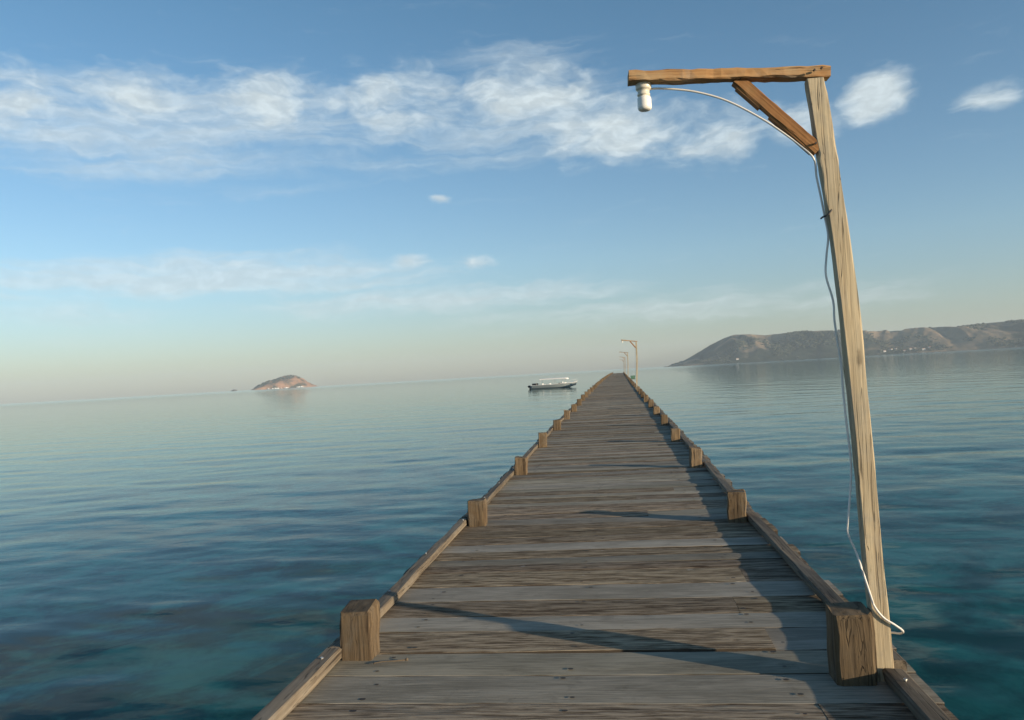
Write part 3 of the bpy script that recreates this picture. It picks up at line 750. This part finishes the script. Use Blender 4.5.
puff = blobs([(-31.5, 18.8, 9., 3.6, .85), (-23.3, 19.0, 11., 4.0, .9), (-14.3, 19.2, 9.5, 4.0, .95), (-5.4, 19.4, 9., 3.6, 1.05), (.5, 16.4, 9., 4.2, 1.1), (8.0, 15.2, 7.5, 3.2, 1.),
              (-39.5, 17.6, 8., 5., .8), (-15., 17., 8., 3., .5), (18.1, 16.2, 3.6, 3.0, 1.45), (24.4, 15.1, 3.2, 1.5, .95), (13.0, 15.5, 4.8, 2.6, 1.), (-9.3, 8.2, 3.4, 1.0, .75), (-11.9, 12.7, 1.5, .5, .7), (-14.3, 8.4, 2.8, 1.1, .8), (-26., 8.6, 3.5, .8, .75)])
veil = blobs([(-30., 17., 28., 5.6, .80), (-6., 17.3, 19., 5., .72), (-28., 7.8, 26., 2.6, 1.0), (-12., 5.6, 24., 1.9, .85), (6., 4.0, 26., 2.2, .6), (-5., 21.5, 14., 2.2, .45), (-38., 5.6, 16., 2.4, .5)])
q = t.vm('MULTIPLY', P1, (.28, .62, 1.))
nz = t.noise(t.vm('ADD', q, (3.1, 7.7, 0.)), 1., 6, .52, .15)
nz2 = t.noise(t.vm('MULTIPLY', t.vm('ADD', P1, t.vm('MULTIPLY', t.comb(t.m('MULTIPLY', eld, -1.2), 0., 0.), (1., 1., 1.))), (.11, .9, 1.)), 1., 5, .6, .3)
nzf = t.noise(t.vm('MULTIPLY', P1, (.8, 1.7, 1.)), 1., 5, .52, .1)
base = t.m('ADD', t.m('MULTIPLY', nz, .80), t.m('MULTIPLY', nzf, .20))
dp = t.mr(t.m('ADD', base, t.m('MULTIPLY', puff, .50)), .62, 1.12, 0., .92)
dv = t.mr(t.m('ADD', t.m('MULTIPLY', nz2, .9), t.m('MULTIPLY', veil, .62)), .52, 1.08, 0., .60)
dens = t.m('MINIMUM', t.m('ADD', dp, t.m('MULTIPLY', dv, t.m('SUBTRACT', 1., dp))), 1.)
shade = t.mr(nzf, .35, .7, .86, 1.05)
ccol = t.mix(t.mr(eld, 2., 16.), (5.2, 5.7, 5.85, 1), (4.8, 5.45, 5.7, 1))
ccol = t.mix(1., ccol, t.comb(shade, shade, shade), 'MULTIPLY')
gr = t.mix(t.mr(eld, 0., 8., smooth=False), (.88, .90, 1.10, 1), (1.03, 1.13, 1.24, 1)); gr = t.mix(t.mr(eld, 8., 25., smooth=False), gr, (.80, 1.06, 1.13, 1))
skyc = t.mix(1., sky.outputs[0], gr, 'MULTIPLY')
fin = t.mix(dens, skyc, ccol)
t.put(bg.inputs['Color'], fin); bg.inputs['Strength'].default_value = .10
w.cycles.sampling_method = 'MANUAL'; w.cycles.sample_map_resolution = 1024

sun = bpy.data.lights.new('sun', 'SUN'); sun.energy = 4.8; sun.angle = R(.53); sun.color = (1., .80, .56)
so = bpy.data.objects.new('sun', sun); COL.objects.link(so)
sv = Vector((math.sin(R(SUN_AZ)) * math.cos(R(SUN_EL)), math.cos(R(SUN_AZ)) * math.cos(R(SUN_EL)), math.sin(R(SUN_EL))))
so.rotation_euler = sv.to_track_quat('Z', 'Y').to_euler()
so.location = (20, -10, 12)

# ------------------------------------------------------------------ camera
cam = bpy.data.cameras.new('camera'); co = bpy.data.objects.new('camera', cam); COL.objects.link(co); SC.camera = co
yaw, pitch, rollc = R(7.394), R(1.063), R(3.222)
f = Vector((-math.sin(yaw) * math.cos(pitch), math.cos(yaw) * math.cos(pitch), math.sin(pitch)))
r0 = Vector((math.cos(yaw), math.sin(yaw), 0)); u0 = r0.cross(f)
rv = math.cos(rollc) * r0 - math.sin(rollc) * u0; uv = math.sin(rollc) * r0 + math.cos(rollc) * u0
co.matrix_world = Matrix(((rv.x, uv.x, -f.x, 0), (rv.y, uv.y, -f.y, 0), (rv.z, uv.z, -f.z, 1.5), (0, 0, 0, 1)))
cam.sensor_width = 36.; cam.sensor_fit = 'HORIZONTAL'; cam.lens = 800. / 1024. * 36.
cam.clip_start = .05; cam.clip_end = 40000.

SC.render.engine = 'CYCLES'
SC.cycles.use_denoising = True
SC.cycles.max_bounces = 8; SC.cycles.transparent_max_bounces = 12; SC.cycles.volume_bounces = 1
SC.cycles.sample_clamp_indirect = 6.
SC.view_settings.view_transform = 'Standard'; SC.view_settings.look = 'None'; SC.view_settings.gamma = 1.; SC.view_settings.use_curve_mapping = False
SC.view_settings.exposure = .56
